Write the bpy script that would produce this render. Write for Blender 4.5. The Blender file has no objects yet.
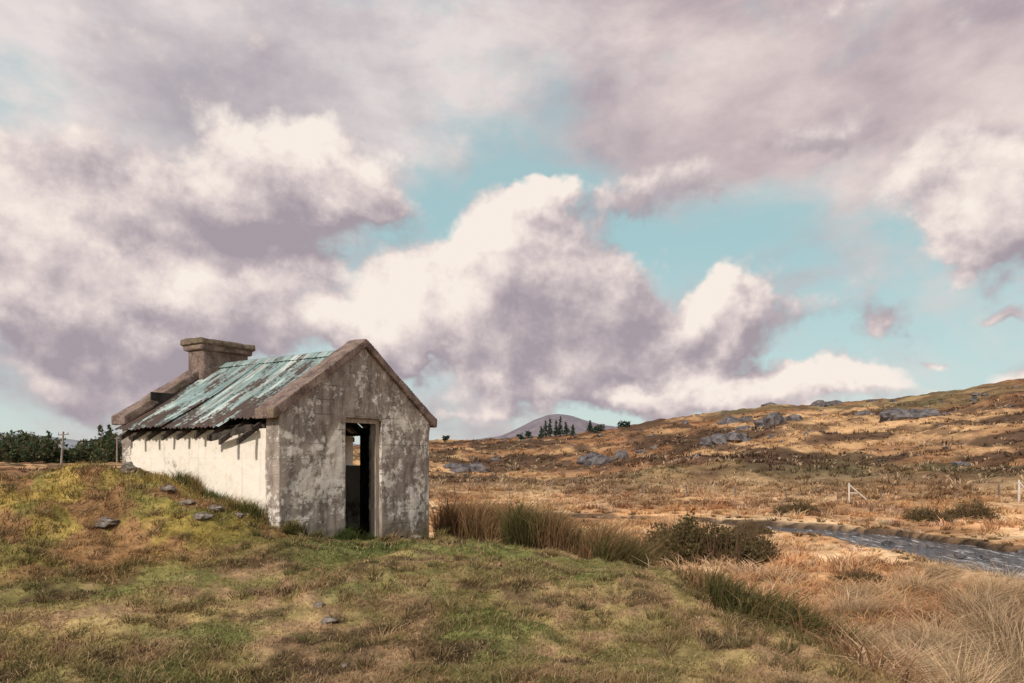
import bpy, bmesh, math, random
import numpy as np
from mathutils import Vector, Matrix, noise as mnoise

random.seed(7); rng = np.random.default_rng(7)
S = bpy.context.scene
COL = S.collection
F = 683.0; CU = 512.0; HV = 455.0; CZ = 1.46

# ------------------------------------------------------------------ numpy noise
_perm = rng.random((512, 512))
def vnoise(x, y):
    xi = np.floor(x).astype(np.int64); yi = np.floor(y).astype(np.int64)
    fx = x - xi; fy = y - yi
    fx = fx*fx*(3-2*fx); fy = fy*fy*(3-2*fy)
    a = _perm[xi & 511, yi & 511]; b = _perm[(xi+1) & 511, yi & 511]
    c = _perm[xi & 511, (yi+1) & 511]; d = _perm[(xi+1) & 511, (yi+1) & 511]
    return (a*(1-fx)+b*fx)*(1-fy) + (c*(1-fx)+d*fx)*fy
def fbm(x, y, s, o=4, seed=0.0):
    v = 0; a = .5; t = 0
    x = x*s + seed*17.3; y = y*s + seed*9.1
    for i in range(o):
        v = v + a*vnoise(x, y); t += a
        x = x*2.03+5.1; y = y*2.03+3.7; a *= .5
    return v/t
def sst(a, b, x):
    t = np.clip((x-a)/(b-a), 0, 1); return t*t*(3-2*t)

# ------------------------------------------------------------------ terrain
GS = np.array([.522, .853]); GC = np.array([-2.507, 11.57]); HW = 1.775; HL = 4.17
KY = [-10, 0, 5, 7, 8.5, 10, 12, 13.5, 16, 22, 40]; KX = [3, 2.4, 2.3, 2.2, 1.8, 1.1, -.1, -1.1, -3.2, -9, -30]
def house_st(x, y):
    dx = x-GC[0]; dy = y-GC[1]
    return dx*.522+dy*.853, -dx*.853+dy*.522
def knoll_d(x, y):
    return x - np.interp(y, KY, KX) + (fbm(x, y, .7, 3, 1)-.5)*1.1
RU = [-400, 250, 350, 430, 500, 560, 600, 650, 700, 740, 775, 830, 900, 960, 1000, 1024, 1300, 2200]
RV = [463, 462, 447, 441, 438.5, 436, 431, 421, 415, 409, 405, 405, 397, 389, 382, 378, 350, 345]
def tan_ridge(az):
    a = np.clip(az, -1.2, 1.2)
    u = CU + F*np.tan(a)
    v = np.interp(u, RU, RV)
    return (HV-v)/F*np.cos(np.arctan((np.clip(u, -200, 1250)-CU)/F))
RIV = np.array([[-12, 40], [-4, 33], [3, 29.5], [7.0, 28.3], [9.6, 25.8], [11.6, 22.6], [12.5, 19.4], [12.7, 16.7], [12.8, 13], [14, 6], [17, -6]])
RIW = np.array([.3, .35, .4, .75, 1.15, 1.6, 1.75, 1.9, 1.9, 1.9, 1.9])
WZ = -1.33
def river_d(x, y):
    best = np.full(np.shape(x), 1e9)
    for i in range(len(RIV)-1):
        a = RIV[i]; b = RIV[i+1]; ab = b-a; L2 = ab@ab
        t = np.clip(((x-a[0])*ab[0]+(y-a[1])*ab[1])/L2, 0, 1)
        d = np.hypot(x-a[0]-t*ab[0], y-a[1]-t*ab[1]) - (RIW[i]*(1-t)+RIW[i+1]*t)
        best = np.minimum(best, d)
    return best + (fbm(x, y, .5, 4, 40)-.5)*1.7
R0, R1 = 43.0, 168.0
def height(x, y):
    x = np.asarray(x, float); y = np.asarray(y, float)
    r = np.hypot(x, y); az = np.arctan2(x, y)
    s, t = house_st(x, y)
    zk = -.108*np.clip(s, -1.9, 3.0)
    w = sst(4.5, 10, y)
    zk = zk*w + -.12*(1-w)
    zk = zk + (fbm(x, y, .9, 3, 2)-.5)*.18
    rd = river_d(x, y)
    calm = .25+.75*sst(.5, 4.5, rd)
    base = -.35 + (-1.16+.35)*sst(-14, -1, x) + ((fbm(x, y, .25, 3, 3)-.5)*.45 + (fbm(x, y, 1.3, 3, 4)-.5)*.30)*calm
    k = 1-sst(-.4, 2.6, knoll_d(x, y))
    z = base*(1-k) + zk*k
    z = z + .92*np.exp(-(((x+6.6)/2.3)**2+((y-10.6)/1.9)**2))*(1+.9*(fbm(x, y, 1.1, 3, 5)-.5)) \
          + .25*np.exp(-(((x+4.6)/1.0)**2+((y-9.6)/.7)**2))
    z = z + .10*sst(.45, .8, fbm(x, y, 1.6, 3, 6))*k + (fbm(x, y, 5, 3, 41)-.5)*.07*k
    z = np.where(y < 43, z - .7*sst(.25, -.15, rd)*(1-k), z)
    H = CZ + tan_ridge(az)*R1
    front = sst(-.1, .3, np.cos(az))
    H = H*front
    tt = (r-R0)/(R1-R0)
    p = np.clip(tt, 0, 1); p = p*(.62+.38*p)
    amp = sst(0, .25, tt)*sst(2.2, 1.05, tt)
    hz = z + (H - z)*p + amp*((fbm(x, y, .055, 4, 7)-.5)*3.8*(1-sst(.6, 1.0, tt))*sst(0, 6, H) + (fbm(x, y, .3, 4, 8)-.5)*1.4)
    fall = sst(1.0, 3.5, tt)
    hz = hz*(1-fall) + (-1.0)*fall
    return np.where(tt > 0, hz, z)

def new_obj(name, verts, faces, mats=(), col=None, smooth=False, parent=None):
    me = bpy.data.meshes.new(name)
    me.from_pydata([tuple(v) for v in verts], [], [tuple(f) for f in faces])
    for m in mats: me.materials.append(m)
    if smooth: me.shade_smooth()
    me.update()
    ob = bpy.data.objects.new(name, me); COL.objects.link(ob)
    if parent: ob.parent = parent
    return ob
def fast_mesh(name, V, loops, starts, totals, mat, colors=None, smooth=False):
    me = bpy.data.meshes.new(name)
    me.vertices.add(len(V)); me.vertices.foreach_set('co', np.asarray(V, np.float32).ravel())
    me.loops.add(len(loops)); me.loops.foreach_set('vertex_index', np.asarray(loops, np.int32))
    me.polygons.add(len(starts)); me.polygons.foreach_set('loop_start', np.asarray(starts, np.int32))
    me.polygons.foreach_set('loop_total', np.asarray(totals, np.int32))
    me.update(calc_edges=True); me.validate()
    if colors is not None:
        at = me.color_attributes.new('Col', 'FLOAT_COLOR', 'POINT')
        c = np.ones((len(V), 4), np.float32); c[:, :3] = colors
        at.data.foreach_set('color', c.ravel())
    me.materials.append(mat)
    if smooth: me.shade_smooth()
    ob = bpy.data.objects.new(name, me); COL.objects.link(ob); return ob

# ------------------------------------------------------------------ node helpers
class NT:
    def __init__(s, tree): s.t = tree
    def add(s, typ, **kw):
        n = s.t.nodes.new(typ)
        for k, v in kw.items(): setattr(n, k, v)
        return n
    def setin(s, sock, v):
        if isinstance(v, bpy.types.NodeSocket): s.t.links.new(v, sock)
        elif v is not None: sock.default_value = v
    def math(s, op, a, b=None, c=None, clamp=False):
        n = s.add('ShaderNodeMath', operation=op); n.use_clamp = clamp
        s.setin(n.inputs[0], a); s.setin(n.inputs[1], b)
        if c is not None: s.setin(n.inputs[2], c)
        return n.outputs[0]
    def vmath(s, op, a, b=None, scale=None):
        n = s.add('ShaderNodeVectorMath', operation=op)
        s.setin(n.inputs[0], a); s.setin(n.inputs[1], b)
        if scale is not None: s.setin(n.inputs['Scale'], scale)
        return n.outputs['Value'] if op in ('LENGTH', 'DOT_PRODUCT') else n.outputs[0]
    def noise(s, vec, scale, detail=4, rough=.5, out=0, dist=0, lac=2.0, dim='3D'):
        n = s.add('ShaderNodeTexNoise', noise_dimensions=dim); s.setin(n.inputs['Vector'], vec)
        n.inputs['Scale'].default_value = scale; n.inputs['Detail'].default_value = detail
        n.inputs['Roughness'].default_value = rough; n.inputs['Distortion'].default_value = dist
        n.inputs['Lacunarity'].default_value = lac
        return n.outputs[out]
    def ss(s, x, a, b):
        n = s.add('ShaderNodeMapRange', interpolation_type='SMOOTHSTEP')
        s.setin(n.inputs[0], x); n.inputs[1].default_value = a; n.inputs[2].default_value = b
        return n.outputs[0]
    def mix(s, f, a, b, mode='MIX'):
        n = s.add('ShaderNodeMix', data_type='RGBA', blend_type=mode)
        s.setin(n.inputs[0], f); s.setin(n.inputs[6], a); s.setin(n.inputs[7], b)
        return n.outputs[2]
    def mapping(s, vec, loc=(0, 0, 0), rot=(0, 0, 0), sc=(1, 1, 1), typ='POINT'):
        n = s.add('ShaderNodeMapping', vector_type=typ); s.setin(n.inputs['Vector'], vec)
        n.inputs['Location'].default_value = loc; n.inputs['Rotation'].default_value = rot; n.inputs['Scale'].default_value = sc
        return n.outputs[0]
    def ramp(s, f, stops):
        n = s.add('ShaderNodeValToRGB'); s.setin(n.inputs[0], f); cr = n.color_ramp
        while len(cr.elements) < len(stops): cr.elements.new(.5)
        for e, (p, c) in zip(cr.elements, stops): e.position = p; e.color = c4(c)
        return n.outputs[0]
def c4(c): return (c[0], c[1], c[2], 1)
def material(name):
    m = bpy.data.materials.new(name); m.use_nodes = True
    t = m.node_tree; b = t.nodes['Principled BSDF']; b.inputs['Roughness'].default_value = .9
    b.inputs['Specular IOR Level'].default_value = .2
    return m, NT(t), b
def bump(N, b, h, dist, strength=1):
    n = N.add('ShaderNodeBump'); N.setin(n.inputs['Height'], h); n.inputs['Distance'].default_value = dist
    n.inputs['Strength'].default_value = strength; N.t.links.new(n.outputs[0], b.inputs['Normal'])

# ------------------------------------------------------------------ materials
def mat_ground():
    m, N, b = material('ground_soil_and_turf')
    at = N.add('ShaderNodeAttribute', attribute_name='Col').outputs['Color']
    ob = N.add('ShaderNodeTexCoord').outputs['Object']
    n1 = N.noise(ob, 9, 4, .65); n2 = N.noise(ob, 1.1, 5, .65); n3 = N.noise(ob, .18, 3, .6)
    f = N.math('ADD', N.math('MULTIPLY', n1, .8), N.math('ADD', N.math('MULTIPLY', n2, .8), N.math('MULTIPLY', n3, .6)))
    f = N.math('MULTIPLY_ADD', f, 2.4, -1.55)
    f = N.math('MAXIMUM', f, .25)
    c = N.vmath('SCALE', at, scale=f)
    N.setin(b.inputs['Base Color'], c)
    bump(N, b, N.math('ADD', N.math('MULTIPLY', n1, .25), n2), .12, .9)
    b.inputs['Roughness'].default_value = 1; b.inputs['Specular IOR Level'].default_value = 0
    return m
def mat_blades():
    m, N, b = material('grass_blades')
    at = N.add('ShaderNodeAttribute', attribute_name='Col').outputs['Color']
    out = [n for n in N.t.nodes if n.type == 'OUTPUT_MATERIAL'][0]
    N.t.nodes.remove(b)
    di = N.add('ShaderNodeBsdfDiffuse'); N.setin(di.inputs[0], at)
    tr = N.add('ShaderNodeBsdfTranslucent'); N.setin(tr.inputs[0], at)
    mx = N.add('ShaderNodeMixShader'); mx.inputs[0].default_value = .3
    N.t.links.new(di.outputs[0], mx.inputs[1]); N.t.links.new(tr.outputs[0], mx.inputs[2])
    N.t.links.new(mx.outputs[0], out.inputs[0])
    return m
def mat_render(name, white_lo, white_hi, dark=(.20, .155, .13), mid=(.42, .345, .295), white=(.77, .70, .62), joints=.5, streak=.5, vs=.35, fl=1.0, gz=.4, gs=1.0):
    m, N, b = material(name)
    ob = N.add('ShaderNodeTexCoord').outputs['Object']
    z = N.add('ShaderNodeSeparateXYZ'); N.setin(z.inputs[0], ob); z = z.outputs
    big = N.noise(ob, 1.3, 8, .68, dist=.4); fine = N.noise(ob, 9, 8, .7); mid_n = N.noise(N.mapping(ob, sc=(1, 1, vs)), 5, 7, .7)
    base = N.mix(N.ss(mid_n, .35, .62), c4(dark), c4(mid))
    base = N.mix(N.ss(fine, .52, .70), base, (.58, .50, .44, 1))
    v = N.math('ADD', N.math('MULTIPLY', big, .7), N.math('MULTIPLY', fine, .45))
    # less paint near the ground and right under the eaves
    lowz = N.math('MULTIPLY', N.ss(z[2], gz+.25, gz-.4), .13)
    hi = N.math('MULTIPLY', N.ss(z[2], 1.55, 1.9), .05)
    v = N.math('SUBTRACT', N.math('SUBTRACT', v, lowz), hi)
    wmask = N.ss(v, white_lo, white_hi)
    wcol = N.mix(N.ss(mid_n, .48, .80), c4(white), (white[0]*.80, white[1]*.71, white[2]*.62, 1))
    c = N.mix(wmask, base, wcol)
    br = N.add('ShaderNodeTexBrick'); br.inputs['Scale'].default_value = 1
    xy = N.add('ShaderNodeCombineXYZ'); N.setin(xy.inputs[0], N.math('ADD', z[0], z[1])); N.setin(xy.inputs[1], z[2])
    N.setin(br.inputs['Vector'], N.vmath('ADD', xy.outputs[0], N.vmath('SCALE', N.noise(ob, 6, 3, out=1), scale=.02)))
    br.inputs['Brick Width'].default_value = .46; br.inputs['Row Height'].default_value = .235
    br.inputs['Mortar Size'].default_value = .008; br.inputs['Mortar Smooth'].default_value = .6
    joint = N.math('MULTIPLY', br.outputs['Fac'], N.ss(N.noise(ob, 1.7, 3), .45, .65))
    c = N.mix(N.math('MULTIPLY', joint, joints), c, (.16, .13, .11, 1))
    c = N.mix(N.math('MULTIPLY', N.math('MULTIPLY', N.ss(z[2], gz+.05, gz-.5), N.ss(mid_n, .36, .58)), gs), c, (.17, .13, .065, 1))
    vor = N.noise(ob, 30, 5, .7)
    c = N.mix(N.math('MULTIPLY', N.ss(vor, .62, .72), fl), c, (.13, .10, .09, 1))
    strk = N.noise(N.mapping(ob, sc=(7, 7, .5)), 1.6, 5, .6)
    c = N.mix(N.math('MULTIPLY', N.ss(strk, .54, .70), streak), c, (.12, .095, .08, 1))
    N.setin(b.inputs['Base Color'], c)
    h = N.math('ADD', N.math('MULTIPLY', fine, .6), N.math('ADD', N.math('MULTIPLY', wmask, .25), N.math('MULTIPLY', joint, -joints)))
    bump(N, b, h, .03, .9*fl)
    b.inputs['Roughness'].default_value = .95
    return m
def mat_coping():
    m, N, b = material('weathered_concrete_coping')
    ob = N.add('ShaderNodeTexCoord').outputs['Object']
    a = N.noise(ob, 4, 8, .7); f = N.noise(ob, 22, 6, .7); g = N.noise(ob, 2.2, 5, .6)
    c = N.mix(N.ss(a, .35, .65), (.12, .08, .07, 1), (.30, .215, .18, 1))
    c = N.mix(N.ss(f, .56, .68), c, (.46, .38, .33, 1))
    c = N.mix(N.math('MULTIPLY', N.ss(g, .54, .66), .3), c, (.2, .16, .07, 1))
    N.setin(b.inputs['Base Color'], c); bump(N, b, N.math('ADD', a, f), .025, .8)
    return m
def mat_roof():
    m, N, b = material('corrugated_iron_green_paint')
    ob = N.add('ShaderNodeTexCoord').outputs['Object']
    st = N.mapping(ob, sc=(.35, 2.2, .35))
    a = N.noise(st, 2.2, 8, .7); f = N.noise(ob, 14, 7, .7); g = N.noise(N.mapping(ob, sc=(.6, 5, .6)), 3, 6, .65)
    c = N.mix(N.ss(g, .3, .7), (.13, .20, .195, 1), (.32, .42, .40, 1))
    c = N.mix(N.ss(a, .50, .62), c, (.54, .60, .56, 1))
    rust = N.math('ADD', N.math('MULTIPLY', a, -.5), N.math('ADD', N.math('MULTIPLY', f, .45), N.math('MULTIPLY', N.noise(N.mapping(ob, sc=(.5, 1.6, .5)), 2.0, 5), .6)))
    sx = N.add('ShaderNodeSeparateXYZ'); N.setin(sx.inputs[0], ob)
    rust = N.math('ADD', rust, N.math('MULTIPLY', N.ss(N.math('ABSOLUTE', sx.outputs[0]), .6, 2.1), .12))
    c = N.mix(N.ss(rust, .29, .37), c, (.08, .055, .045, 1))
    rr = N.noise(N.mapping(ob, sc=(.4, 9, .4)), 1.8, 5, .6)
    c = N.mix(N.math('MULTIPLY', N.ss(rr, .55, .65), .65), c, (.19, .10, .065, 1))
    N.setin(b.inputs['Base Color'], c)
    b.inputs['Roughness'].default_value = .6; b.inputs['Specular IOR Level'].default_value = .3
    bump(N, b, f, .004, .6)
    return m
def mat_simple(name, c1, c2, scale=6, rough=.9, bd=.01, stretch=(1, 1, 1)):
    m, N, b = material(name)
    ob = N.mapping(N.add('ShaderNodeTexCoord').outputs['Object'], sc=stretch)
    a = N.noise(ob, scale, 6, .68)
    N.setin(b.inputs['Base Color'], N.mix(N.ss(a, .33, .67), c4(c1), c4(c2)))
    b.inputs['Roughness'].default_value = rough; bump(N, b, a, bd, .8)
    return m
M_ground = mat_ground(); M_blade = mat_blades()
M_gable = mat_render('gable_peeling_render', .54, .60)
M_side = mat_render('side_whitewash', .35, .44, white=(.88, .80, .70), mid=(.46, .35, .26), joints=.06, streak=.14, vs=.8, fl=.7, gz=.85, gs=.55)
M_in = mat_simple('interior_near_black', (.02, .018, .016), (.06, .05, .045), 4)  # near-black base colour keeps the inner linings and floor dark
M_cop = mat_coping(); M_roof = mat_roof()
M_wood = mat_simple('weathered_wood', (.25, .19, .15), (.5, .41, .33), 7, stretch=(6, 6, .7))
M_dwood = mat_simple('dark_old_timber', (.03, .024, .02), (.1, .08, .065), 9)
M_rock = mat_simple('grey_rock', (.05, .045, .046), (.21, .185, .185), 1.3, bd=.2)
M_rockn = mat_simple('grey_stone', (.08, .065, .055), (.30, .25, .21), 7, bd=.03)
M_moss = mat_simple('mossy_cap', (.10, .08, .05), (.25, .19, .14), 9, bd=.03)

# ------------------------------------------------------------------ colour zones
def lerp(a, b, t): return a*(1-t[:, None]) + b*t[:, None]
def A(*c): return np.array(c)[None, :]
def zone_color(x, y):
    n = len(x); r = np.hypot(x, y)
    k = 1-sst(-.2, 1.2, knoll_d(x, y))
    k = k*sst(26, 17, y)
    a = fbm(x, y, 1.3, 5, 11); b2 = fbm(x, y, .45, 4, 12); c3 = fbm(x, y, 4.0, 4, 13)
    turf = lerp(A(.18, .155, .06), A(.41, .30, .135), sst(.38, .60, b2*.4+a*.35+c3*.25))
    turf = lerp(turf, A(.32, .20, .12), sst(.48, .60, a*.5+c3*.5)*.8)
    turf = lerp(turf, A(.14, .16, .05), sst(.52, .66, fbm(x, y, .8, 4, 14))*.75)
    turf = lerp(turf, A(.10, .065, .04), sst(.58, .68, fbm(x, y, 2.3, 4, 43))*.85)
    s, t = house_st(x, y)
    edge = np.minimum(np.abs(t), np.abs(s+1.8)); nearh = sst(1.6, .1, np.maximum(edge, 0))*(np.abs(s) < 3)*(t < 5)*(t > -2)
    turf = lerp(turf, A(.09, .12, .035), np.clip(nearh, 0, 1)*.8)
    md = np.exp(-(((x+6.4)/2.8)**2+((y-9.9)/2.3)**2))
    turf = lerp(turf, A(.38, .27, .075), sst(.1, .5, md)*sst(.25, .55, c3*.4+a*.6)*.85)
    turf = lerp(turf, A(.19, .17, .055), sst(.1, .5, md)*sst(.47, .60, fbm(x, y, 1.5, 4, 45))*.75)
    turf = lerp(turf, A(.27, .14, .075), sst(.1, .4, md)*sst(.50, .60, fbm(x, y, 2.1, 4, 44))*.8)
    marsh = lerp(A(.60, .34, .17), A(.82, .56, .33), sst(.35, .65, fbm(x, y, .35, 4, 15)))
    marsh = lerp(marsh, A(.28, .15, .08), sst(.51, .64, fbm(x, y, .16, 5, 16))*.8)
    hill = lerp(A(.28, .145, .075), A(.54, .33, .17), sst(.36, .64, fbm(x, y, .07, 5, 17)))
    hill = lerp(hill, A(.08, .052, .036), sst(.50, .58, fbm(x, y*1.0, .11, 5, 18))*.9)
    hill = lerp(hill, A(.18, .15, .08), sst(.56, .68, fbm(x, y, .04, 4, 19))*.6)
    hill = lerp(hill, A(.12, .07, .047), sst(.53, .62, fbm(x, y, .35, 4, 46))*.75)
    h = sst(36, 60, r + 12*(fbm(x, y, .08, 3, 20)-.5))
    left = sst(-4, -14, x)*sst(14, 20, y)
    marsh = lerp(marsh, A(.36, .20, .11), left*.6)
    c = lerp(marsh, hill, h); c = lerp(c, turf, k)
    rd = river_d(x, y)
    c = lerp(c, A(.07, .05, .038), sst(.55, .15, rd)*(1-k)*(y < 45))
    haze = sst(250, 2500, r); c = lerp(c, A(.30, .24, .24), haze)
    return c, k

# ------------------------------------------------------------------ ground sheet
fr = np.radians(np.linspace(-52, 52, 760)); bk = np.radians(np.linspace(52, 308, 130))[1:-1]
angs = np.concatenate([fr, bk]); na = len(angs)
rad = np.concatenate([[0.6], np.geomspace(1.2, 10, 150), np.geomspace(10.2, 45, 170), np.geomspace(45.6, 260, 140), np.geomspace(290, 9000, 26)]); nr = len(rad)
RR, AA = np.meshgrid(rad, angs, indexing='ij')
X = (RR*np.sin(AA)).ravel(); Y = (RR*np.cos(AA)).ravel()
Z = height(X, Y)
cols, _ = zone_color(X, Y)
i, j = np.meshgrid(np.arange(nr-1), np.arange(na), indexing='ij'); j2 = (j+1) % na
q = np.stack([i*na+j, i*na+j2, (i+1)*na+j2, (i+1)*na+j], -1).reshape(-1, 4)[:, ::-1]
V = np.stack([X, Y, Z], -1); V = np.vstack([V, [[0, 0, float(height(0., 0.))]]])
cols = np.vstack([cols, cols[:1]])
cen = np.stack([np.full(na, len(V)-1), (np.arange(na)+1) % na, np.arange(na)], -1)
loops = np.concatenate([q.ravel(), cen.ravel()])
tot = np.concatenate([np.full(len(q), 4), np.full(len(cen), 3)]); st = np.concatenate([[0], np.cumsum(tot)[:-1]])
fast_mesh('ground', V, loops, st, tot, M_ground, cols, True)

# ------------------------------------------------------------------ river
m, N, b = material('river_water')
b.inputs['Roughness'].default_value = .05
b.inputs['Specular IOR Level'].default_value = 1.0; b.inputs['IOR'].default_value = 1.55
ob = N.mapping(N.add('ShaderNodeTexCoord').outputs['Object'], rot=(0, 0, .25), sc=(1.6, .6, 1))
r1 = N.noise(ob, 2.4, 6, .72, dist=.6)
bump(N, b, r1, .22, 1.0)
fo = N.noise(N.mapping(ob, sc=(1.1, .6, 1)), 2.6, 8, .75, dist=.5)
N.setin(b.inputs['Base Color'], N.mix(N.ss(fo, .52, .62), (.09, .09, .10, 1), (.82, .80, .80, 1)))
vs = []; fs = []
for k2 in range(len(RIV)):
    d = RIV[min(k2+1, len(RIV)-1)]-RIV[max(k2-1, 0)]; d = d/np.linalg.norm(d); nrm = np.array([-d[1], d[0]])
    for sg in (-1, 1): p = RIV[k2]+nrm*sg*(RIW[k2]+1.3); vs.append((p[0], p[1], WZ))
    if k2: fs.append((2*k2-2, 2*k2-1, 2*k2+1, 2*k2))
new_obj('river_water', vs, fs, [m])

# ------------------------------------------------------------------ blades
def blades(name, x, y, h, w, colb, colt, lean=.35, droop=.3, z=None, dirx=None):
    n = len(x)
    if z is None: z = height(x, y) - .01
    th = rng.uniform(0, 2*np.pi, n); tw = rng.uniform(0, np.pi, n)
    lx = np.cos(th)*lean*rng.random(n)+.10; ly = np.sin(th)*lean*rng.random(n)-.04
    if dirx is not None: lx = lx+dirx[0]; ly = ly+dirx[1]
    wx = np.cos(tw)*w/2; wy = np.sin(tw)*w/2
    P = np.stack([x, y, z], -1)
    W = np.stack([wx, wy, np.zeros(n)], -1)
    mid = P + np.stack([lx*h*.4, ly*h*.4, h*.58], -1)
    tip = P + np.stack([lx*h*(1+droop), ly*h*(1+droop), h*(1-droop*.5*rng.random(n))], -1)
    V = np.stack([P-W, P+W, mid+W*.75, mid-W*.75, tip], 1).reshape(-1, 3)
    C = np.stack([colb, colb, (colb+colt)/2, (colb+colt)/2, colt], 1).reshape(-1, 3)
    o = np.arange(n)[:, None]*5
    L = np.concatenate([o, o+1, o+2, o+3, o+3, o+2, o+4], 1).ravel()
    tot = np.tile([4, 3], n); st = np.concatenate([[0], np.cumsum(tot)[:-1]])
    return fast_mesh(name, V, L, st, tot, M_blade, C)
def polar(n, r0, r1, a0=-43, a1=43):
    r = np.exp(rng.uniform(math.log(r0), math.log(r1), n)); a = np.radians(rng.uniform(a0, a1, n))
    return r*np.sin(a), r*np.cos(a), r
def outside_house(x, y):
    s, t = house_st(x, y); return ~((np.abs(s) < HW+.02) & (t > -.02) & (t < HL+.05))
def vary(c, n, a=.25): return c*(1+rng.uniform(-a, a, (n, 1)))*(1+rng.uniform(-.06, .06, (n, 3)))

x, y, r = polar(300000, 3.2, 17)
c, k = zone_color(x, y)
ok = (k > .3) & outside_house(x, y) & (fbm(x, y, 2.2, 3, 21) + rng.uniform(-.2, .2, len(x)) > .36)
x, y, r, c = x[ok], y[ok], r[ok], c[ok]; n = len(x)
mdn = np.exp(-(((x+6.4)/2.6)**2+((y-9.4)/2.3)**2))
tall = sst(.5, .75, fbm(x, y, 1.5, 3, 22)) + 1.8*mdn*sst(.4, .6, fbm(x, y, 2, 2, 23)) + 1.6*(1-k[ok])
c = vary(c, n, .35)*1.12
dry = rng.random(n) < .22; c[dry] = vary(A(.54, .38, .21), dry.sum(), .3)
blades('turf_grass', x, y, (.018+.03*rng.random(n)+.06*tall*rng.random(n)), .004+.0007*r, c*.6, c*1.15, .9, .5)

n0 = 1800; tx, ty, tr = polar(n0, 3.4, 15); c, k = zone_color(tx, ty)
ok = (k > .3) & outside_house(tx, ty) & (fbm(tx, ty, 1.2, 3, 50)+rng.uniform(-.15, .15, n0)+.25*np.exp(-(((tx+6.4)/2.6)**2+((ty-9.0)/2.3)**2)) > .5)
tx, ty, tr = tx[ok], ty[ok], tr[ok]; nb = 40; n = len(tx)*nb
aa = rng.uniform(0, 2*np.pi, n); rr = .07*np.sqrt(rng.random(n))
tc_ = vary(lerp(np.repeat(A(.48, .33, .18), len(tx), 0), np.repeat(A(.19, .17, .07), len(tx), 0), rng.random(len(tx))), len(tx), .25)
cc = np.repeat(tc_, nb, 0)*(1+rng.uniform(-.3, .3, (n, 1)))
szr = np.repeat(rng.uniform(.5, 1.4, len(tx)), nb)
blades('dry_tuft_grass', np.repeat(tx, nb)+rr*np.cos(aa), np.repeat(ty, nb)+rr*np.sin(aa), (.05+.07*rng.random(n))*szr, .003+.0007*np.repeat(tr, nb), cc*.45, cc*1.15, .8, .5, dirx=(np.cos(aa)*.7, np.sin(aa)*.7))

# long grass growing against the foot of the hut walls
n = 9000
u1 = rng.random(n); side = rng.random(n) < .5
ss_ = np.where(side, -HW-.02-.16*rng.random(n)**1.5, rng.uniform(-HW-.1, HW+.3, n))
tt_ = np.where(side, rng.uniform(-.1, HL, n), -.03-.16*rng.random(n)**1.5)
keep = side | (np.abs(ss_) > .5) | (rng.random(n) < .3)
ss_, tt_ = ss_[keep], tt_[keep]; n = len(ss_)
x = GC[0]+ss_*.522-tt_*.853; y = GC[1]+ss_*.853+tt_*.522
cl = fbm(x, y, 2.5, 3, 60)
c = vary(lerp(A(.10, .13, .04), A(.34, .26, .11), sst(.4, .6, fbm(x, y, 2.0, 3, 61)+rng.uniform(-.1, .1, n))), n, .35)
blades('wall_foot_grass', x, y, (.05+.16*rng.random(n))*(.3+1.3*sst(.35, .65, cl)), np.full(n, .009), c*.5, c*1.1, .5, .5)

def tussocks(name, n, r0, r1, nb, hfac, a0=-43, a1=43, far=False):
    tx, ty, tr = polar(n, r0, r1, a0, a1)
    c, k = zone_color(tx, ty)
    rdv = river_d(tx, ty)
    ok = (k < .45) & (rdv > .30) & outside_house(tx, ty)
    ok &= (fbm(tx, ty, .5, 3, 25) + rng.uniform(-.25, .25, len(tx)) > .38)
    tx, ty, tr, c, rdv = tx[ok], ty[ok], tr[ok], c[ok], rdv[ok]; n = len(tx)
    sz = (.6+.9*rng.random(n)**2)*(.7+.7*fbm(tx, ty, .4, 3, 26))*(.45+.55*sst(.4, 3.5, rdv))
    lx = rng.normal(0, .35, n); ly = rng.normal(0, .25, n)
    tcol = vary(c*1.12, n, .28)
    pale = rng.random(n) < .22; tcol[pale] = vary(A(.78, .56, .36), pale.sum(), .15)
    bank = (rdv < .9) & (rng.random(n) < .6); tcol[bank] = vary(A(.22, .15, .075), bank.sum(), .3)
    R = lambda v: np.repeat(v, nb)
    N_ = n*nb
    rr = (.03+.13*np.sqrt(rng.random(N_)))*R(sz)*(1+R(tr)*.012); aa = rng.uniform(0, 2*np.pi, N_)
    x = R(tx)+rr*np.cos(aa); y = R(ty)+rr*np.sin(aa)
    h = hfac*R(sz)*(.55+.6*rng.random(N_))
    cc = np.repeat(tcol, nb, 0)*(1+rng.uniform(-.25, .25, (N_, 1)))
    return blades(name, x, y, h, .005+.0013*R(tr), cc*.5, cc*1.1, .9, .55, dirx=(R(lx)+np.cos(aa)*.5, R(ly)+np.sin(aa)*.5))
tussocks('marsh_grass', 12500, 5.0, 48, 20, .27)
tussocks('hill_grass', 9000, 42, 150, 7, .36, -25, 43)
tussocks('field_grass', 1500, 16, 90, 8, .3, -43, -20)

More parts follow.
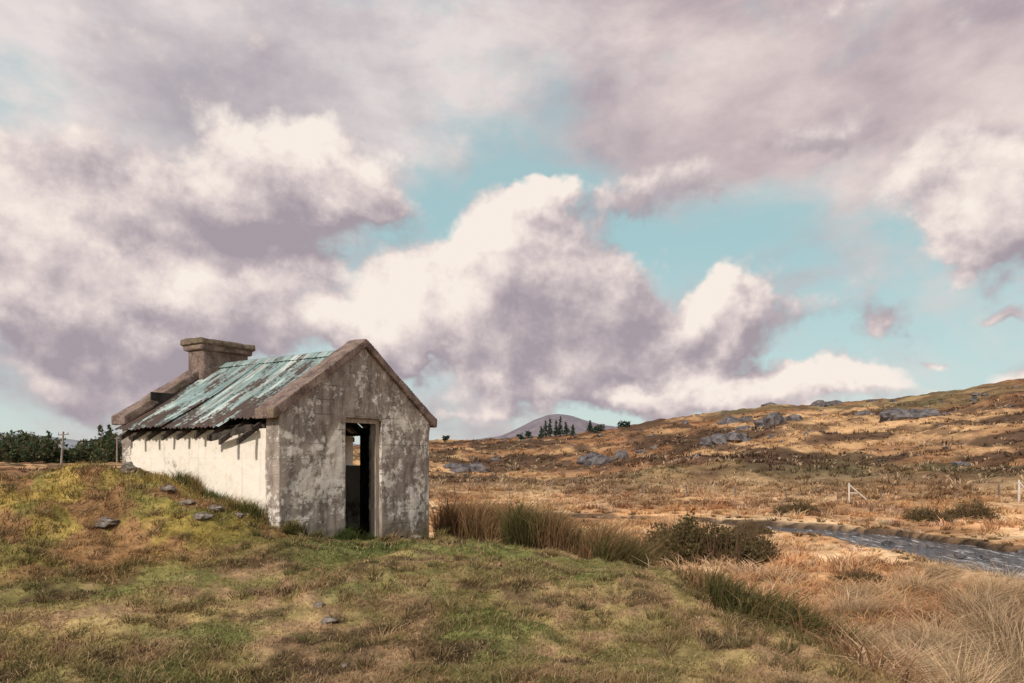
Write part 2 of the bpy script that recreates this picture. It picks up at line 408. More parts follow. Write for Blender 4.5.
bx = []
for (tx, ty, sz) in [(4.1, 6.1, 1.2), (4.9, 6.6, 1.5), (3.6, 5.3, 1.0), (5.0, 7.6, 1.2), (4.3, 7.3, 1.0), (5.9, 7.9, 1.5), (5.6, 9.0, 1.1), (6.6, 9.2, 1.4), (4.5, 8.8, .9), (7.2, 10.6, 1.3), (5.4, 10.8, 1.0), (3.9, 10, .8), (7.5, 12.5, 1.2), (6.2, 12.2, .9), (8.2, 11.6, 1.3), (3.4, 6.8, .7), (3.3, 8.2, .7), (4.2, 5.2, 1.2), (9.2, 12.6, 1.2), (8.9, 14.2, 1.0)]:
    nb = 560; rr = .24*sz*np.sqrt(rng.random(nb)); aa = rng.uniform(0, 2*np.pi, nb)
    dk = np.full(nb, rng.uniform(.75, 1.1))
    bx.append(np.stack([tx+rr*np.cos(aa), ty+rr*np.sin(aa), (.35+.3*rng.random(nb))*sz*.9, np.cos(aa)*rr*2.8+.15, np.sin(aa)*rr*2.8, dk], -1))
B = np.vstack(bx); n = len(B); cc = vary(A(.78, .56, .34), n, .35)*B[:, 5:6]
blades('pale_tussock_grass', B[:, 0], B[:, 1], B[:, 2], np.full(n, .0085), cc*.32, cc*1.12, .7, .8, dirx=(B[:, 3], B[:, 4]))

n = 70000
y = rng.uniform(6, 17, n); xe = np.interp(y, KY, KX)
x = xe + rng.uniform(-.1, 2.6, n)
d = knoll_d(x, y); cl = fbm(x, y, 1.1, 3, 30)
ok = (d > .25) & (d < 2.1) & (cl + rng.uniform(-.12, .12, n) > .45+.09*sst(10.5, 7, y)) & outside_house(x, y) & (x > -1.6)
x, y, cl = x[ok], y[ok], cl[ok]; n = len(x)
sel = sst(.38, .54, fbm(x, y, .9, 3, 31)+rng.uniform(-.12, .12, n))
c = lerp(A(.13, .115, .045), A(.36, .22, .115), sel); c = vary(c, n, .4)
hh = (.25+.45*rng.random(n))*(.45+.75*sst(8, 13.0, y))*(.45+1.2*sst(.4, .68, cl))
blades('rush_plants', x, y, hh, np.full(n, .013), c*.5, c*1.15, .55, .4)

# ------------------------------------------------------------------ leafy bushes
def leaf_cloud(centers, radii, nleaf, size, cols):
    Vs = []; Cs = []
    for (cx, cy, cz), (rx, ry, rz), nl in zip(centers, radii, nleaf):
        u = rng.normal(size=(nl, 3)); u /= np.linalg.norm(u, axis=1)[:, None]
        rr = (.45+.6*rng.random(nl)**.6)[:, None]
        p = u*rr*np.array([rx, ry, rz])+np.array([cx, cy, cz])
        a = rng.normal(size=(nl, 3)); b_ = rng.normal(size=(nl, 3))
        a /= np.linalg.norm(a, axis=1)[:, None]; b_ /= np.linalg.norm(b_, axis=1)[:, None]
        sz = size*(.5+rng.random(nl))[:, None]
        tri = np.stack([p-a*sz*.5, p+a*sz*.5, p+b_*sz], 1)
        Vs.append(tri.reshape(-1, 3))
        cc = cols[rng.integers(0, len(cols), nl)]*(1+rng.uniform(-.3, .3, (nl, 1)))
        Cs.append(np.repeat(cc, 3, 0))
    return np.vstack(Vs), np.vstack(Cs)
def tri_obj(name, V, C):
    nt = len(V)//3
    return fast_mesh(name, V, np.arange(nt*3), np.arange(nt)*3, np.full(nt, 3), M_blade, C)
def bush(name, cx, cy, w, h, d, nl=4500, cols=np.array([[.08, .075, .035], [.13, .11, .05], [.19, .13, .065]])):
    ctr = []; rd = []; nn = []
    for k2 in range(22):
        ox = rng.uniform(-.5, .5); oy = rng.uniform(-.5, .5)
        px = cx+ox*w*.9; py = cy+oy*d*.85; hh = h*(1-2.2*ox*ox)*(.4+.55*rng.random())
        pz = float(height(px, py))
        ctr.append((px, py, pz+hh*.5)); rd.append((w*rng.uniform(.08, .16), d*.16, hh*.6)); nn.append(nl//22)
    V, C = leaf_cloud(ctr, rd, nn, .07, cols)
    n = 420; tx = cx+rng.uniform(-.45, .45, n)*w; ty = cy+rng.uniform(-.4, .4, n)*d
    b2 = tri_obj(name, V, C)
    z = height(tx, ty); hh = h*(.5+.75*rng.random(n))*(1-2*((tx-cx)/w)**2)
    P = np.stack([tx, ty, z], -1); T = P+np.stack([rng.normal(0, .3, n)*h, rng.normal(0, .3, n)*h, hh], -1)
    W = np.array([[.012, 0, 0]])
    V2 = np.stack([P-W, P+W, T], 1).reshape(-1, 3); C2 = np.repeat(vary(A(.15, .10, .06), n, .4), 3, 0)
    tw = tri_obj('twigs', V2, C2); tw.parent = b2
    return b2
bush('gorse_bush', 4.7, 17.0, 3.0, 1.3, 1.8, 10000)
bush('gorse_bush', 6.0, 17.6, 1.5, .8, 1.5, 3500)
bush('gorse_bush', 2.9, 17.2, 1.4, .65, 1.0, 2500, np.array([[.16, .12, .05], [.2, .13, .06]]))
bush('gorse_bush', 12.4, 29.5, 2.0, .7, 1.4, 2500)
bush('gorse_bush', 18.6, 27.5, 1.8, 1.0, 1.5, 3000)
bush('gorse_bush', 16.2, 26.5, 1.5, .7, 1.5, 2000)
bush('gorse_bush', 7.9, 22.5, 1.1, .5, 1.0, 1500)
bush('gorse_bush', 7.2, 14.2, .9, .4, .8, 1200, np.array([[.2, .13, .06], [.14, .1, .04]]))

# ------------------------------------------------------------------ rocks
def ico(sub):
    bm = bmesh.new(); bmesh.ops.create_icosphere(bm, subdivisions=sub, radius=1)
    v = np.array([p.co[:] for p in bm.verts]); f = np.array([[q.index for q in fc.verts] for fc in bm.faces]); bm.free(); return v, f
def rock_verts(base, sx, sy, sz, seed, rot):
    out = np.empty_like(base)
    for i2, p in enumerate(base):
        v = Vector(p); nn = mnoise.noise(v*1.1+Vector((seed, 0, 0)))*.55 + mnoise.noise(v*2.7+Vector((0, seed, 0)))*.28
        cel = mnoise.cell(v*1.3+Vector((seed, seed, 0)))*.18
        out[i2] = p*(1+nn+cel)
    out *= [sx, sy, sz]
    c, s = math.cos(rot), math.sin(rot)
    return np.stack([out[:, 0]*c-out[:, 1]*s, out[:, 0]*s+out[:, 1]*c, out[:, 2]], -1)
def px2w(u, r_y): return (u-CU)/F*r_y, r_y
V3, F3 = ico(3); V2_, F2_ = ico(2)
RV_, RF = [], []; off = 0
def add_rock(x, y, sx, sy, sz, sink=.38):
    global off
    v = rock_verts(V2_, sx, sy, sz, rng.uniform(0, 99), rng.uniform(-.4, .4))
    v = v+[x, y, float(height(x, y))+sz*(1-2*sink)*.5]
    RV_.append(v); RF.append(F2_+off); off += len(v)
for (u, d, w, hgt, cnt) in [(603, 82, 4.0, 2.0, 10), (575, 95, 2, .9, 2), (720, 88, 5, 1.9, 9), (762, 105, 3.5, 2.2, 7), (742, 120, 2.5, 1.8, 4), (800, 112, 2, 1.3, 2),
                          (860, 118, 2.5, 1.4, 3), (918, 95, 4.5, 2.2, 7), (985, 120, 4, 1.7, 4), (1012, 160, 10, 3.2, 9), (775, 166, 4, 1.8, 5), (830, 150, 5, 1.8, 4),
                          (455, 78, 4.5, 1.2, 7), (690, 140, 3, 1.3, 3), (880, 140, 3, 1.5, 3), (960, 150, 3, 1.6, 3), (640, 90, 2, .7, 2), (800, 88, 3, .8, 3), (470, 66, 2, .5, 3), (670, 76, 3, .6, 3)]:
    cx, cy = px2w(u, d)
    for k2 in range(cnt):
        a = rng.normal(0, .4)*w; bb = rng.normal(0, .3)*w
        sc = hgt*(.2+.8*rng.random()**1.5)
        add_rock(cx+a, cy+bb, sc*rng.uniform(.7, 1.5), sc*rng.uniform(.7, 1.2), sc*rng.uniform(.45, .85))
for k2 in range(70):
    az = math.radians(rng.uniform(-8, 42)); rr = rng.uniform(60, 165); sc = rng.uniform(.12, .5)
    add_rock(rr*math.sin(az), rr*math.cos(az), sc*1.5, sc, sc*.7)
RVv = np.vstack(RV_); RFf = np.vstack(RF)
new_obj('rock_outcrop', RVv, RFf, [M_rock])
# stones breaking the surface of the stream
RV_, RF = [], []; off = 0
for k2 in range(26):
    f = rng.uniform(3.2, 7.4); i3 = int(f); g = f-i3; p = RIV[i3]*(1-g)+RIV[i3+1]*g; w_ = RIW[i3]
    sc = rng.uniform(.06, .17)
    v = rock_verts(V2_, sc*1.5, sc, sc*.8, rng.uniform(0, 99), rng.uniform(0, 3)); o_ = rng.uniform(-1, 1)*w_
    RV_.append(v+[p[0]+o_, p[1]+o_*.3, WZ+.01]); RF.append(F2_+off); off += len(v)
new_obj('river_stones', np.vstack(RV_), np.vstack(RF), [M_rock])
for (u, yy, sx, sy, sz) in [(108, 9.0, .17, .13, .055), (203, 9.3, .12, .1, .06), (130, 10.9, .15, .14, .13),
                            (318, 6.6, .055, .05, .03), (188, 9.6, .10, .08, .045), (345, 5.0, .035, .03, .015), (240, 9.8, .07, .08, .04), (415, 12.6, .12, .1, .06), (330, 6.2, .08, .07, .03), (168, 9.9, .13, .1, .06), (215, 9.7, .14, .1, .05)]:
    xx, _ = px2w(u, yy)
    v = rock_verts(V3, sx, sy, sz, rng.uniform(0, 99), rng.uniform(0, 3))
    o = new_obj('rock', v, F3, [M_rockn]); o.location = (xx, yy, float(height(xx, yy))+sz*.25)

# ------------------------------------------------------------------ hut
hut = bpy.data.objects.new('stone_hut', None); COL.objects.link(hut)
hut.location = (GC[0], GC[1], 0); hut.rotation_euler = (0, 0, math.atan2(.853, .522))
ctex = bpy.data.textures.new('wear_big', 'CLOUDS'); ctex.noise_scale = .35; ctex.noise_depth = 4
def worn(o, vox=.03, st=.035):
    if vox:
        r_ = o.modifiers.new('remesh', 'REMESH'); r_.mode = 'VOXEL'; r_.voxel_size = vox; r_.use_smooth_shade = True
    d_ = o.modifiers.new('wear', 'DISPLACE'); d_.texture = ctex; d_.strength = st; d_.mid_level = .5; d_.texture_coords = 'LOCAL'
    return o
def extrude_profile(name, prof, y0, y1, mat, axis='y'):
    bm = bmesh.new()
    vs = [bm.verts.new((p[0], y0, p[1])) for p in prof]; dv = (0, y1-y0, 0)
    f = bm.faces.new(vs); r_ = bmesh.ops.extrude_face_region(bm, geom=[f])
    bmesh.ops.translate(bm, vec=dv, verts=[g for g in r_['geom'] if isinstance(g, bmesh.types.BMVert)])
    bmesh.ops.recalc_face_normals(bm, faces=bm.faces)
    bmesh.ops.triangulate(bm, faces=bm.faces)
    me = bpy.data.meshes.new(name); bm.to_mesh(me); bm.free(); me.materials.append(mat)
    o = bpy.data.objects.new(name, me); COL.objects.link(o); o.parent = hut; return o
def box(name, x0, x1, y0, y1, z0, z1, mat, parent=hut):
    vs = [(x, y, z) for z in (z0, z1) for y in (y0, y1) for x in (x0, x1)]
    fs = [(0, 2, 3, 1), (4, 5, 7, 6), (0, 1, 5, 4), (2, 6, 7, 3), (0, 4, 6, 2), (1, 3, 7, 5)]
    return new_obj(name, vs, fs, [mat], parent=parent)
SL = .668; ZB = -.9
def ctop(s): return 3.43-SL*abs(s)
dz = .12
front = [(-HW, ZB), (-.43, ZB), (-.43, 2.07), (.43, 2.07), (.43, ZB), (HW, ZB), (HW, ctop(HW)-dz), (0, ctop(0)-dz), (-HW, ctop(HW)-dz)]
worn(extrude_profile('front_gable_wall', front, 0, .3, M_gable), .026, .05)
backp = [(-HW, ZB), (HW, ZB), (HW, ctop(HW)-dz), (0, ctop(0)-dz), (-HW, ctop(HW)-dz)]
worn(extrude_profile('back_gable_wall', backp, HL-.3, HL, M_gable))
worn(box('side_wall_left', -HW+.005, -HW+.3, .29, HL-.29, ZB, 1.86, M_side), .03, .04)
wy0, wy1, wz0, wz1 = 1.5, 2.0, 1.25, 1.85
for nm, a0, a1, z0, z1 in [('side_wall_right_a', .29, wy0, ZB, 1.9), ('side_wall_right_b', wy1, HL-.29, ZB, 1.9), ('side_wall_right_sill', wy0-.005, wy1+.005, ZB, wz0)]:
    box(nm, HW-.3, HW-.005, a0, a1, z0, z1, M_side)
box('window_lintel', HW-.29, HW-.01, wy0-.004, wy1+.004, wz1, 1.895, M_dwood)
box('lining_left', -HW+.302, -HW+.33, .34, HL-.34, ZB, 1.8, M_in)
box('lining_right_a', HW-.33, HW-.302, .34, wy0-.01, ZB, 2.0, M_in)
box('lining_right_b', HW-.33, HW-.302, wy1+.01, HL-.36, ZB, 2.0, M_in)
box('lining_back', -HW+.33, HW-.34, HL-.36, HL-.33, ZB, 2.6, M_in)
box('earth_floor', -HW+.34, HW-.34, .0, HL-.37, -.3, -.01, M_in)
def coping(name, y0, y1):
    w = 1.93
    prof = [(-w, ctop(w)), (0, ctop(0)), (w, ctop(w)), (w, ctop(w)-dz-.03), (w-.06, ctop(w)-dz-.03), (0, ctop(0)-dz-.02), (-w+.06, ctop(w)-dz-.03), (-w, ctop(w)-dz-.03)]
    return worn(extrude_profile(name, prof, y0, y1, M_cop), .02, .045)
coping('front_coping', -.06, .36); coping('back_coping', HL-.36, HL+.06)
worn(box('chimney_stack', -.50, .50, 3.68, 4.16, 2.4, 3.52, M_cop), .03, .05)
worn(box('chimney_ledge', -.56, .56, 3.62, 4.22, 3.48, 3.60, M_cop), .025, .05)
worn(box('chimney_cap', -.60, .60, 3.58, 4.26, 3.585, 3.70, M_moss), .025, .07)
def roof_side(sg):
    vs = []; fs = []; o = 0; pw = .72; t0 = .34; kk = 0
    while t0 < HL-.4:
        t1 = min(t0+pw, HL-.30)
        s_end = 2.06+rng.uniform(-.05, .05)
        if kk == 0 and sg < 0: s_end = 1.86
        nt = int((t1+.06-t0)/.0125); ns = 16
        lift = .012*(kk % 2); tilt = rng.uniform(-.006, .012); skew = rng.uniform(-.02, .03)
        for a in range(ns+1):
            fa = a/ns; sv = .02+(s_end-.02)*fa
            for b_ in range(nt+1):
                tv = t0+(t1+.06-t0)*b_/nt
                w_ = .013*math.sin(2*math.pi*tv/.1)
                sag = -.03*math.sin(math.pi*fa)*(1 if sg < 0 else .5) + .02*mnoise.noise(Vector((sv*1.4, tv*1.4, sg)))
                ee = (skew*(b_/nt-.5)*1.5 + .012*math.sin(tv*23))*fa
                z = 3.25-SL*(sv+ee)+w_+lift+tilt*fa*3+sag
                vs.append((sg*(sv+ee), tv, z))
        for a in range(ns):
            for b_ in range(nt):
                p = o+a*(nt+1)+b_; fs.append((p, p+1, p+nt+2, p+nt+1))
        o = len(vs); t0 += pw; kk += 1
    return new_obj('roof_sheets_'+('left' if sg < 0 else 'right'), vs, fs, [M_roof], smooth=True, parent=hut)
roof_side(-1); roof_side(1)
vs = []; fs = []
for k2 in range(41):
    t_ = .36+(HL-.72)*k2/40
    wob = .012*mnoise.noise(Vector((t_*3, 0, 0)))
    for (s_, z_) in [(-.17, 3.165), (-.05, 3.265), (0, 3.29), (.05, 3.265), (.17, 3.165)]: vs.append((s_, t_, z_+wob))
for k2 in range(40):
    for a in range(4): p = k2*5+a; fs.append((p, p+1, p+6, p+5))
new_obj('ridge_cap', vs, fs, [M_roof], smooth=True, parent=hut)
for sg in (-1, 1):
    t_ = .45
    while t_ < HL-.3:
        e = 1.98+rng.uniform(-.05, .05)
        if sg < 0 and t_ < 1: e = 2.12
        prof = [(0, 3.12), (sg*e, 3.12-SL*e), (sg*e, 3.03-SL*e), (0, 3.03)]
        extrude_profile('rafter', prof, t_, t_+.055, M_dwood); t_ += .42
box('wall_plate', -1.72, -1.6, .31, HL-.31, 1.865, 1.93, M_dwood)
fb = box('fascia_board', -.03, .0, -.45, .5, -.05, .05, M_dwood); fb.location = (-1.93, .85, 1.80); fb.rotation_euler = (math.radians(-9), 0, .05)
box('door_jamb_left', -.43, -.36, .07, .17, -.02, 2.0, M_wood)
box('door_jamb_right', .345, .432, .05, .17, -.02, 2.0, M_wood)
box('door_head', -.432, .432, .055, .165, 2.0, 2.072, M_wood)
box('door_leaf', -.352, -.31, .18, .92, .03, 1.98, M_dwood)
worn(box('door_step', -.5, .5, -.12, .1, -.12, .015, M_cop), .02, .03)

# ------------------------------------------------------------------ mountain
D = 2600.
nu, nv = 120, 50; vs = []; fs = []
prof_u = [395, 440, 470, 500, 520, 535, 548, 556, 570, 585, 600, 625, 680, 760, 900]
prof_v = [450, 444, 440, 436, 427, 419, 414.5, 413.5, 415, 420, 424, 428, 432, 440, 452]
for a in range(nu):
    u = 395+(900-395)*a/(nu-1)
    pk = (HV-np.interp(u, prof_u, prof_v))/F*D
    for b_ in range(nv):
        f = b_/(nv-1); dep = D-900+1500*f
        shp = max(0, 1-abs(dep-D)/900.)**.9
        xx = (u-CU)/F*D
        nz = mnoise.fractal(Vector((xx/140., dep/140., 0)), .8, 2.1, 5)
        nz2 = mnoise.fractal(Vector((xx/60., 3.3, 0)), .8, 2.1, 3)
        vs.append((xx, dep, CZ-8+(pk+8)*shp+nz*16*shp*(1-shp)*2+nz2*1.5*shp))
for a in range(nu-1):
    for b_ in range(nv-1): p = a*nv+b_; fs.append((p, p+nv, p+nv+1, p+1))
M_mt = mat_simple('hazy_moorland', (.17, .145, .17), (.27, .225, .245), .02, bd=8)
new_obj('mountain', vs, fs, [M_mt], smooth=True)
vs = []; fs = []
for a in range(110):
    u = -350+820*a/109; tp = min(1, max(0, (440-u)/180))
    pk = (455-(433+6*math.sin(a*.13)+3*mnoise.noise(Vector((a*.2, 0, 0)))))/F*3000*tp
    xx = (u-CU)/F*3000
    for b_, (dd, hh) in enumerate([(2400, -20), (2800, pk*.6-3), (3000, pk-3), (3400, -20)]): vs.append((xx*dd/3000, dd, CZ+hh))
for a in range(109):
    for b_ in range(3): p = a*4+b_; fs.append((p, p+4, p+5, p+1))
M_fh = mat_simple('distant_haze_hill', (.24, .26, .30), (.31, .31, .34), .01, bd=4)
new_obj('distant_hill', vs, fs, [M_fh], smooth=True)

# ------------------------------------------------------------------ distant trees
def trees(name, items, cols, nl=170, size=.5):
    ctr = []; rd = []; nn = []; tv = []; tc = []
    for (x, y, h, w, kind) in items:
        z = float(height(x, y))
        if kind == 'c':
            L = 6
            for q in range(L):
                f = q/(L-1); ww = w*(1-f*.9)*.5
                ctr.append((x+rng.normal(0, .05)*w, y, z+h*(.18+.8*f))); rd.append((ww, ww, h*.11)); nn.append(int(nl*(1-f*.75)/3))
        else:
            for q in range(7):
                ctr.append((x+rng.uniform(-.35, .35)*w, y+rng.uniform(-.35, .35)*w, z+h*rng.uniform(.2, .85))); rd.append((w*.27, w*.27, h*.2)); nn.append(nl//7)
        for a in range(4):
            an = a*math.pi/2; rr = h*.025
            p0 = [x+rr*math.cos(an), y+rr*math.sin(an), z-.3]; p1 = [x+rr*math.cos(an+math.pi/2), y+rr*math.sin(an+math.pi/2), z-.3]
            tv += [p0, p1, [x, y, z+h*.85]]; tc += [[.06, .045, .035]]*3
    V, C = leaf_cloud(ctr, rd, nn, size, cols)
    return tri_obj(name, np.vstack([V, tv]), np.vstack([C, tc]))
items = []
for k2 in range(150):
    u = rng.uniform(-160, 120); d = rng.uniform(112, 140)
    h = rng.uniform(3.4, 4.9)+.9*math.sin(u*.07)
    if rng.random() < .12: h += 1
    if 55 < u < 84: h *= .75
    items.append(((u-CU)/F*d, d, h, rng.uniform(2.6, 4.4), 'c' if rng.random() < .2 else 'b'))
trees('distant_trees', items, np.array([[.05, .08, .045], [.08, .11, .055], [.12, .13, .06], [.14, .11, .07]]), 300, .5)
items = []
for (u, h) in [(528, 1.6), (541, 2.6), (546, 3.4), (551, 3.9), (556, 3.3), (561, 3.8), (566, 2.6), (572, 2.0), (590, 2.2), (594, 1.7), (601, 1.5), (620, 1.5), (625, 1.2), (446, 1.1), (520, 1.3)]:
    items.append(((u-CU)/F*160, 160+rng.uniform(-3, 3), h+.3, rng.uniform(1.3, 2.2), 'c' if h > 1.9 else 'b'))
trees('conifer_trees', items, np.array([[.05, .075, .055], [.07, .085, .06]]), 200, .38)

# ------------------------------------------------------------------ fence, poles
def cyl(vs, fs, p0, p1, r0, r1, n=7):
    p0 = Vector(p0); p1 = Vector(p1); d = (p1-p0).normalized(); a = d.orthogonal().normalized(); b_ = d.cross(a); o = len(vs)
    for p, r_ in ((p0, r0), (p1, r1)):
        for k_ in range(n): an = 2*math.pi*k_/n; vs.append(p+a*r_*math.cos(an)+b_*r_*math.sin(an))
    for k_ in range(n): fs.append((o+k_, o+(k_+1) % n, o+n+(k_+1) % n, o+n+k_))
    fs.append(tuple(range(o+n, o+2*n)))
vs = []; fs = []; prev = None
line = [(-3, 44), (6, 43), (16, 40), (24, 37.5), (31, 35), (38, 31)]
pts = []
for a, b_ in zip(line[:-1], line[1:]):
    L = math.dist(a, b_); n = int(L/2.3)
    for q in range(n): pts.append((a[0]+(b_[0]-a[0])*(q+rng.uniform(-.3, .3))/n, a[1]+(b_[1]-a[1])*q/n))
for (px, py) in pts:
    z = float(height(px, py)); h = rng.uniform(.6, 1.0); lx = rng.normal(0, .1)
    cyl(vs, fs, (px, py, z-.2), (px+lx, py, z+h), .045, .04)
    if prev:
        for w_ in (.35, .6): cyl(vs, fs, (prev[0], prev[1], prev[2]+w_), (px, py, z+w_), .006, .006, 3)
    prev = (px, py, z)
M_post = mat_simple('grey_fence_timber', (.10, .075, .06), (.26, .21, .175), 5)
new_obj('wire_fence', vs, fs, [M_post])
vs = []; fs = []; gx, gy = px2w(849, 38.6); z = float(height(gx, gy))
M_pale = mat_simple('pale_sawn_timber', (.5, .43, .38), (.72, .66, .6), 5)
cyl(vs, fs, (gx, gy, z-.2), (gx, gy, z+1.1), .05, .045); cyl(vs, fs, (gx, gy, z+1.0), (gx+1.1, gy+.1, z+.1), .04, .04)
cyl(vs, fs, (gx+.02, gy, z+.55), (gx+.5, gy+.05, z+.5), .03, .03)
new_obj('fence_stile', vs, fs, [M_pale])
vs = []; fs = []; gx, gy = px2w(1019, 36); z = float(height(gx, gy)); cyl(vs, fs, (gx, gy, z-.2), (gx, gy, z+1.2), .06, .05); cyl(vs, fs, (gx, gy, z+1.1), (gx+.9, gy+.1, z), .05, .05)
new_obj('gate_post', vs, fs, [M_pale])
M_pole = mat_simple('weathered_pole_timber', (.22, .17, .14), (.36, .29, .25), 2)
vs = []; fs = []; gx, gy = px2w(61, 100); z = float(height(gx, gy))
cyl(vs, fs, (gx, gy, z-.3), (gx+.35, gy, z+5.1), .17, .12); cyl(vs, fs, (gx-.45, gy, z+4.6), (gx+1.1, gy, z+4.7), .08, .08, 5)
for q in (-.35, .33, 1.0): cyl(vs, fs, (gx+q, gy, z+4.65), (gx+q, gy, z+5.0), .06, .05, 5)
new_obj('utility_pole', vs, fs, [M_pole])
vs = []; fs = []; gx, gy = px2w(117, 110); z = float(height(gx, gy)); cyl(vs, fs, (gx, gy, z-.3), (gx, gy, z+4.2), .13, .09); cyl(vs, fs, (gx-.45, gy, z+3.9), (gx+.45, gy, z+3.9), .05, .05, 5)
new_obj('utility_pole', vs, fs, [M_pole])

# ------------------------------------------------------------------ sky
sun_dir = Vector((-.38, -.78, .56)).normalized()
W = bpy.data.worlds.new('World'); S.world = W; W.use_nodes = True
try: W.cycles.sampling_method = 'NONE'
except Exception as e: print(e)
N = NT(W.node_tree)
def ang(u, v):
    az = math.atan((u-CU)/F); return az, (HV-v)/F*math.cos(az)
def blobsum(N, Pw, lst, k=1.25, start=None, scale=1.0):
    acc = start
    for (u, v, su, sv, rot, w_) in lst:
        a, e = ang(u, v); ca = math.cos(a)
        mp = N.mapping(Pw, (a, e, 0), (0, 0, math.radians(-rot)), (su/F*ca*k, sv/F*k, 1), 'TEXTURE')
        gr = N.add('ShaderNodeTexGradient', gradient_type='SPHERICAL'); N.setin(gr.inputs[0], mp)
        acc = N.math('MULTIPLY', gr.outputs['Fac'], w_*scale) if acc is None else N.math('MULTIPLY_ADD', gr.outputs['Fac'], w_*scale, acc)
    return acc
def build_density():
    g = bpy.data.node_groups.new('cloud_density', 'ShaderNodeTree')
    g.interface.new_socket('P', in_out='INPUT', socket_type='NodeSocketVector')
    g.interface.new_socket('D', in_out='OUTPUT', socket_type='NodeSocketFloat')
    G = NT(g); gi = G.add('NodeGroupInput'); go = G.add('NodeGroupOutput'); P = gi.outputs[0]
    w1 = G.vmath('SCALE', G.vmath('SUBTRACT', G.noise(P, 3.6, 5, .58, 1, dim='2D'), (.5, .5, .5)), scale=.19)
    Pw = G.vmath('ADD', P, w1)
    blobs = [
        (300, 160, 100, 46, 12, 1.0), (240, 205, 120, 48, -8, .9), (350, 215, 90, 34, 10, .7), (165, 215, 80, 36, 0, .5), (270, 262, 110, 36, 0, .7),
        (40, 240, 120, 48, 0, .9), (110, 318, 200, 52, 5, .95), (20, 335, 130, 48, 0, .7), (250, 315, 110, 44, 0, .9), (90, 395, 110, 14, 0, .4),
        (430, 300, 85, 52, -28, 1.1), (500, 260, 85, 55, -32, 1.1), (560, 280, 90, 52, 0, .9), (620, 285, 60, 40, 10, .7), (528, 200, 26, 18, -30, .9), (395, 335, 70, 28, 0, .8), (510, 340, 140, 36, 0, 1.0), (545, 372, 60, 24, 0, .8),
        (705, 330, 76, 40, -10, 1.15), (640, 352, 100, 32, 0, .9), (735, 303, 40, 30, 0, .85),
        (610, 395, 130, 22, 0, .95), (740, 390, 130, 22, -3, .85), (830, 378, 60, 18, 0, .6), (930, 388, 70, 12, 0, .45), (500, 420, 80, 9, 0, .35),
        (975, 190, 80, 70, 15, 1.1), (1060, 225, 80, 70, 0, 1.), (985, 238, 48, 32, 0, .8),
        (868, 338, 30, 12, -25, .55), (945, 350, 22, 6, 0, .5), (1008, 315, 20, 7, 0, .5), (1018, 372, 40, 20, 0, .7),
        (620, 190, 85, 34, -8, .65), (840, 135, 90, 32, 0, .5), (20, 160, 110, 36, 0, .5),
    ]
    acc = blobsum(G, Pw, blobs)
    acc = G.math('MINIMUM', acc, .9)
    f1 = G.noise(P, 8, 8, .62, dim='2D'); f2 = G.noise(P, 3.0, 2, .5, dim='2D')
    D_ = G.math('ADD', acc, G.math('ADD', G.math('MULTIPLY_ADD', f1, 1.3, -.635), G.math('MULTIPLY_ADD', f2, .4, -.19)))
    G.setin(go.inputs[0], D_)
    return g
gden = build_density()
tc = N.add('ShaderNodeTexCoord'); sp = N.add('ShaderNodeSeparateXYZ'); N.setin(sp.inputs[0], tc.outputs['Generated'])
dx, dy, dzz = sp.outputs
az = N.math('ARCTAN2', dx, dy)
hor = N.math('SQRT', N.math('ADD', N.math('MULTIPLY', dx, dx), N.math('MULTIPLY', dy, dy)))
te = N.math('DIVIDE', dzz, N.math('MAXIMUM', hor, .25))
cx = N.add('ShaderNodeCombineXYZ'); N.setin(cx.inputs[0], az); N.setin(cx.inputs[1], te); P = cx.outputs[0]
def dens(vec):
    g = N.add('ShaderNodeGroup'); g.node_tree = gden; N.setin(g.inputs[0], vec); return g.outputs[0]
D1 = dens(P); D2 = dens(N.vmath('ADD', P, (-.020, .028, 0)))
mask = N.ss(D1, .08, .52)
dif = N.math('SUBTRACT', D1, D2)
dark_blobs = [(270, 235, 160, 32, 0, .9), (60, 345, 160, 34, 0, .7), (30, 150, 130, 40, 0, .3), (560, 325, 110, 32, -8, .6), (620, 370, 110, 20, 0, .8),
              (630, 195, 100, 45, 0, .6), (840, 135, 130, 40, 0, .7), (870, 335, 60, 30, 0, .6), (1008, 315, 50, 30, 0, .6), (945, 350, 60, 30, 0, .5), (210, 350, 130, 22, 0, .3)]
lit_blobs = [(300, 140, 110, 36, 12, .75), (425, 285, 80, 55, -35, .8), (510, 225, 60, 45, -20, .65), (50, 220, 110, 38, 0, .6), (230, 298, 160, 28, 0, .55), (725, 296, 60, 32, 0, .85), (700, 397, 220, 22, 0, .8), (970, 190, 90, 60, 0, .5), (400, 335, 80, 28, 0, .5), (930, 385, 120, 24, 0, .6)]
wv = N.noise(P, 6, 6, .58, 1, dim='2D')
wsm = N.vmath('ADD', P, N.vmath('SCALE', N.vmath('SUBTRACT', wv, (.5, .5, .5)), scale=.22))
acc = N.math('MULTIPLY_ADD', dif, .95, .43)
acc = blobsum(N, wsm, dark_blobs, 1.5, acc, -.55)
acc = blobsum(N, wsm, lit_blobs, 1.4, acc, .62)
shade = N.math('ADD', acc, N.math('MULTIPLY_ADD', N.noise(P, 15, 6, .6, dim='2D'), .7, -.35))
ccol = N.ramp(shade, [(.0, (.36, .31, .345)), (.25, (.46, .395, .42)), (.5, (.61, .525, .525)), (.75, (.78, .68, .64)), (1., (.89, .80, .73))])
Pv = N.mapping(P, sc=(1.0, 1.5, 1), rot=(0, 0, math.radians(-14)))
vn = N.noise(Pv, 3.4, 8, .58, dist=.1, dim='2D')
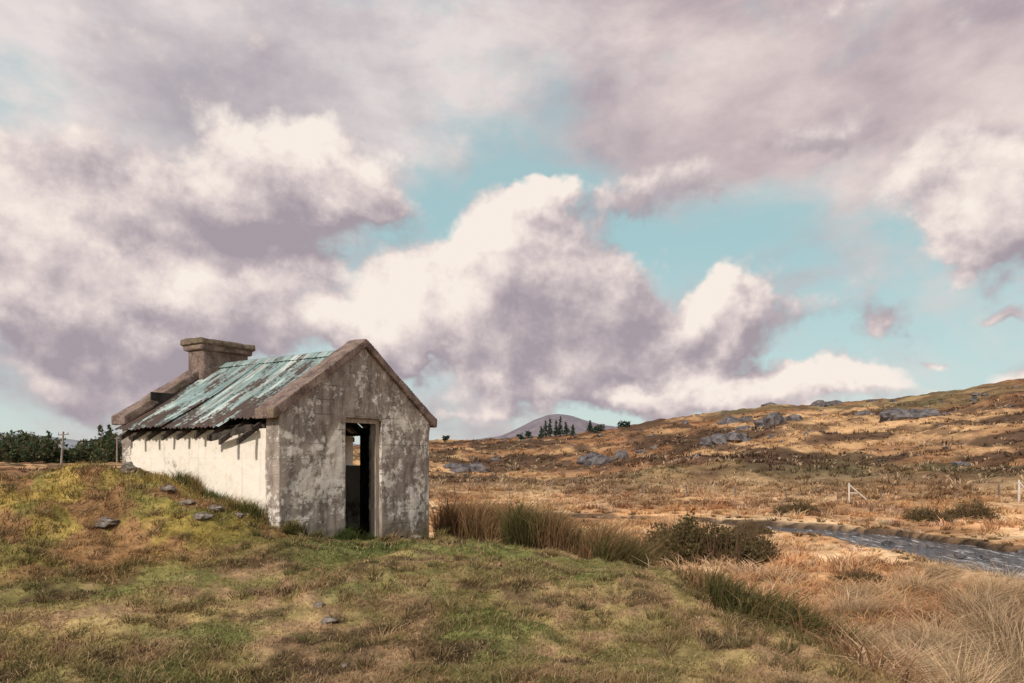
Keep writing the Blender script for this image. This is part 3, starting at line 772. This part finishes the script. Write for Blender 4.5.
veil_b = [(90, 30, 420, 120, 0, .95), (830, 30, 400, 110, 6, 1.0), (480, 10, 300, 90, 0, .75), (560, 130, 160, 60, 0, .4), (60, 390, 250, 60, 0, .5), (700, 130, 160, 60, 0, .65), (960, 100, 160, 60, 0, .5), (110, 130, 180, 60, 0, .6), (780, 260, 150, 60, -20, .22), (440, 120, 120, 50, 0, .3)]
va = blobsum(N, P, veil_b, 1.2, N.math('MULTIPLY_ADD', vn, 2.6, -1.28))
vmask = N.math('MULTIPLY', N.ss(va, -.2, .75), .92)
vb = N.noise(N.mapping(Pv, loc=(3, 1, 0)), 3.4, 7, .58, dist=.1, dim='2D')
vgrey = N.ramp(vb, [(.32, (.43, .375, .405)), (.48, (.57, .505, .52)), (.66, (.77, .69, .67))])
vpink = N.ramp(vb, [(.32, (.42, .33, .365)), (.48, (.59, .47, .475)), (.66, (.79, .655, .62))])
vcol = N.mix(N.ss(az, -.2, .35), vgrey, vpink)
grad_stops = [(0, (.64, .68, .66)), (.10, (.52, .66, .66)), (.3, (.375, .575, .60)), (.6, (.38, .52, .55)), (1, (.28, .40, .48))]
def clear_sky():
    sk = N.add('ShaderNodeTexSky', sky_type='NISHITA'); sk.sun_disc = False
    sk.sun_elevation = math.asin(sun_dir.z); sk.sun_rotation = math.atan2(sun_dir.x, sun_dir.y)
    nis = N.vmath('MULTIPLY', sk.outputs[0], (.085, .10, .085))
    return N.mix(.87, nis, N.ramp(te, grad_stops))
def bgn(col):
    b_ = N.add('ShaderNodeBackground'); N.setin(b_.inputs[0], col); b_.inputs[1].default_value = 1.06; return b_.outputs[0]
def mixs(f, a, b_):
    m_ = N.add('ShaderNodeMixShader'); N.setin(m_.inputs[0], f); N.t.links.new(a, m_.inputs[1]); N.t.links.new(b_, m_.inputs[2]); return m_.outputs[0]
inner = mixs(mask, bgn(N.mix(vmask, clear_sky(), vcol)), bgn(ccol))
on = N.noise(tc.outputs['Generated'], 2.4, 4, .6)
outer = bgn(N.mix(N.ss(on, .38, .6), clear_sky(), N.ramp(N.noise(tc.outputs['Generated'], 5, 4, .6), [(.35, (.45, .39, .42)), (.65, (.78, .70, .67))])))
sec = N.math('MULTIPLY', N.ss(N.math('ABSOLUTE', az), 1.0, .85), N.math('MULTIPLY', N.ss(te, 1.0, .8), N.ss(te, -.15, -.08)))
world = mixs(sec, outer, inner)
for n_ in list(W.node_tree.nodes):
    if n_.type == 'BACKGROUND' and not n_.outputs[0].links[0].to_node.type == 'MIX_SHADER': W.node_tree.nodes.remove(n_)
out = [n_ for n_ in W.node_tree.nodes if n_.type == 'OUTPUT_WORLD'][0]
N.t.links.new(world, out.inputs[0])

sl = bpy.data.lights.new('sun', 'SUN'); sl.energy = 3.1; sl.angle = math.radians(3); sl.color = (1, .92, .82)
so = bpy.data.objects.new('sun', sl); COL.objects.link(so); so.rotation_euler = sun_dir.to_track_quat('Z', 'Y').to_euler()

cam = bpy.data.cameras.new('camera'); co = bpy.data.objects.new('camera', cam); COL.objects.link(co)
co.location = (0, 0, CZ); co.rotation_euler = (math.radians(90), 0, 0)
cam.sensor_width = 36; cam.lens = 24.01; cam.shift_y = (HV-341.5)/1024; cam.clip_end = 20000
S.camera = co
S.view_settings.view_transform = 'Standard'; S.view_settings.look = 'None'; S.view_settings.exposure = 0
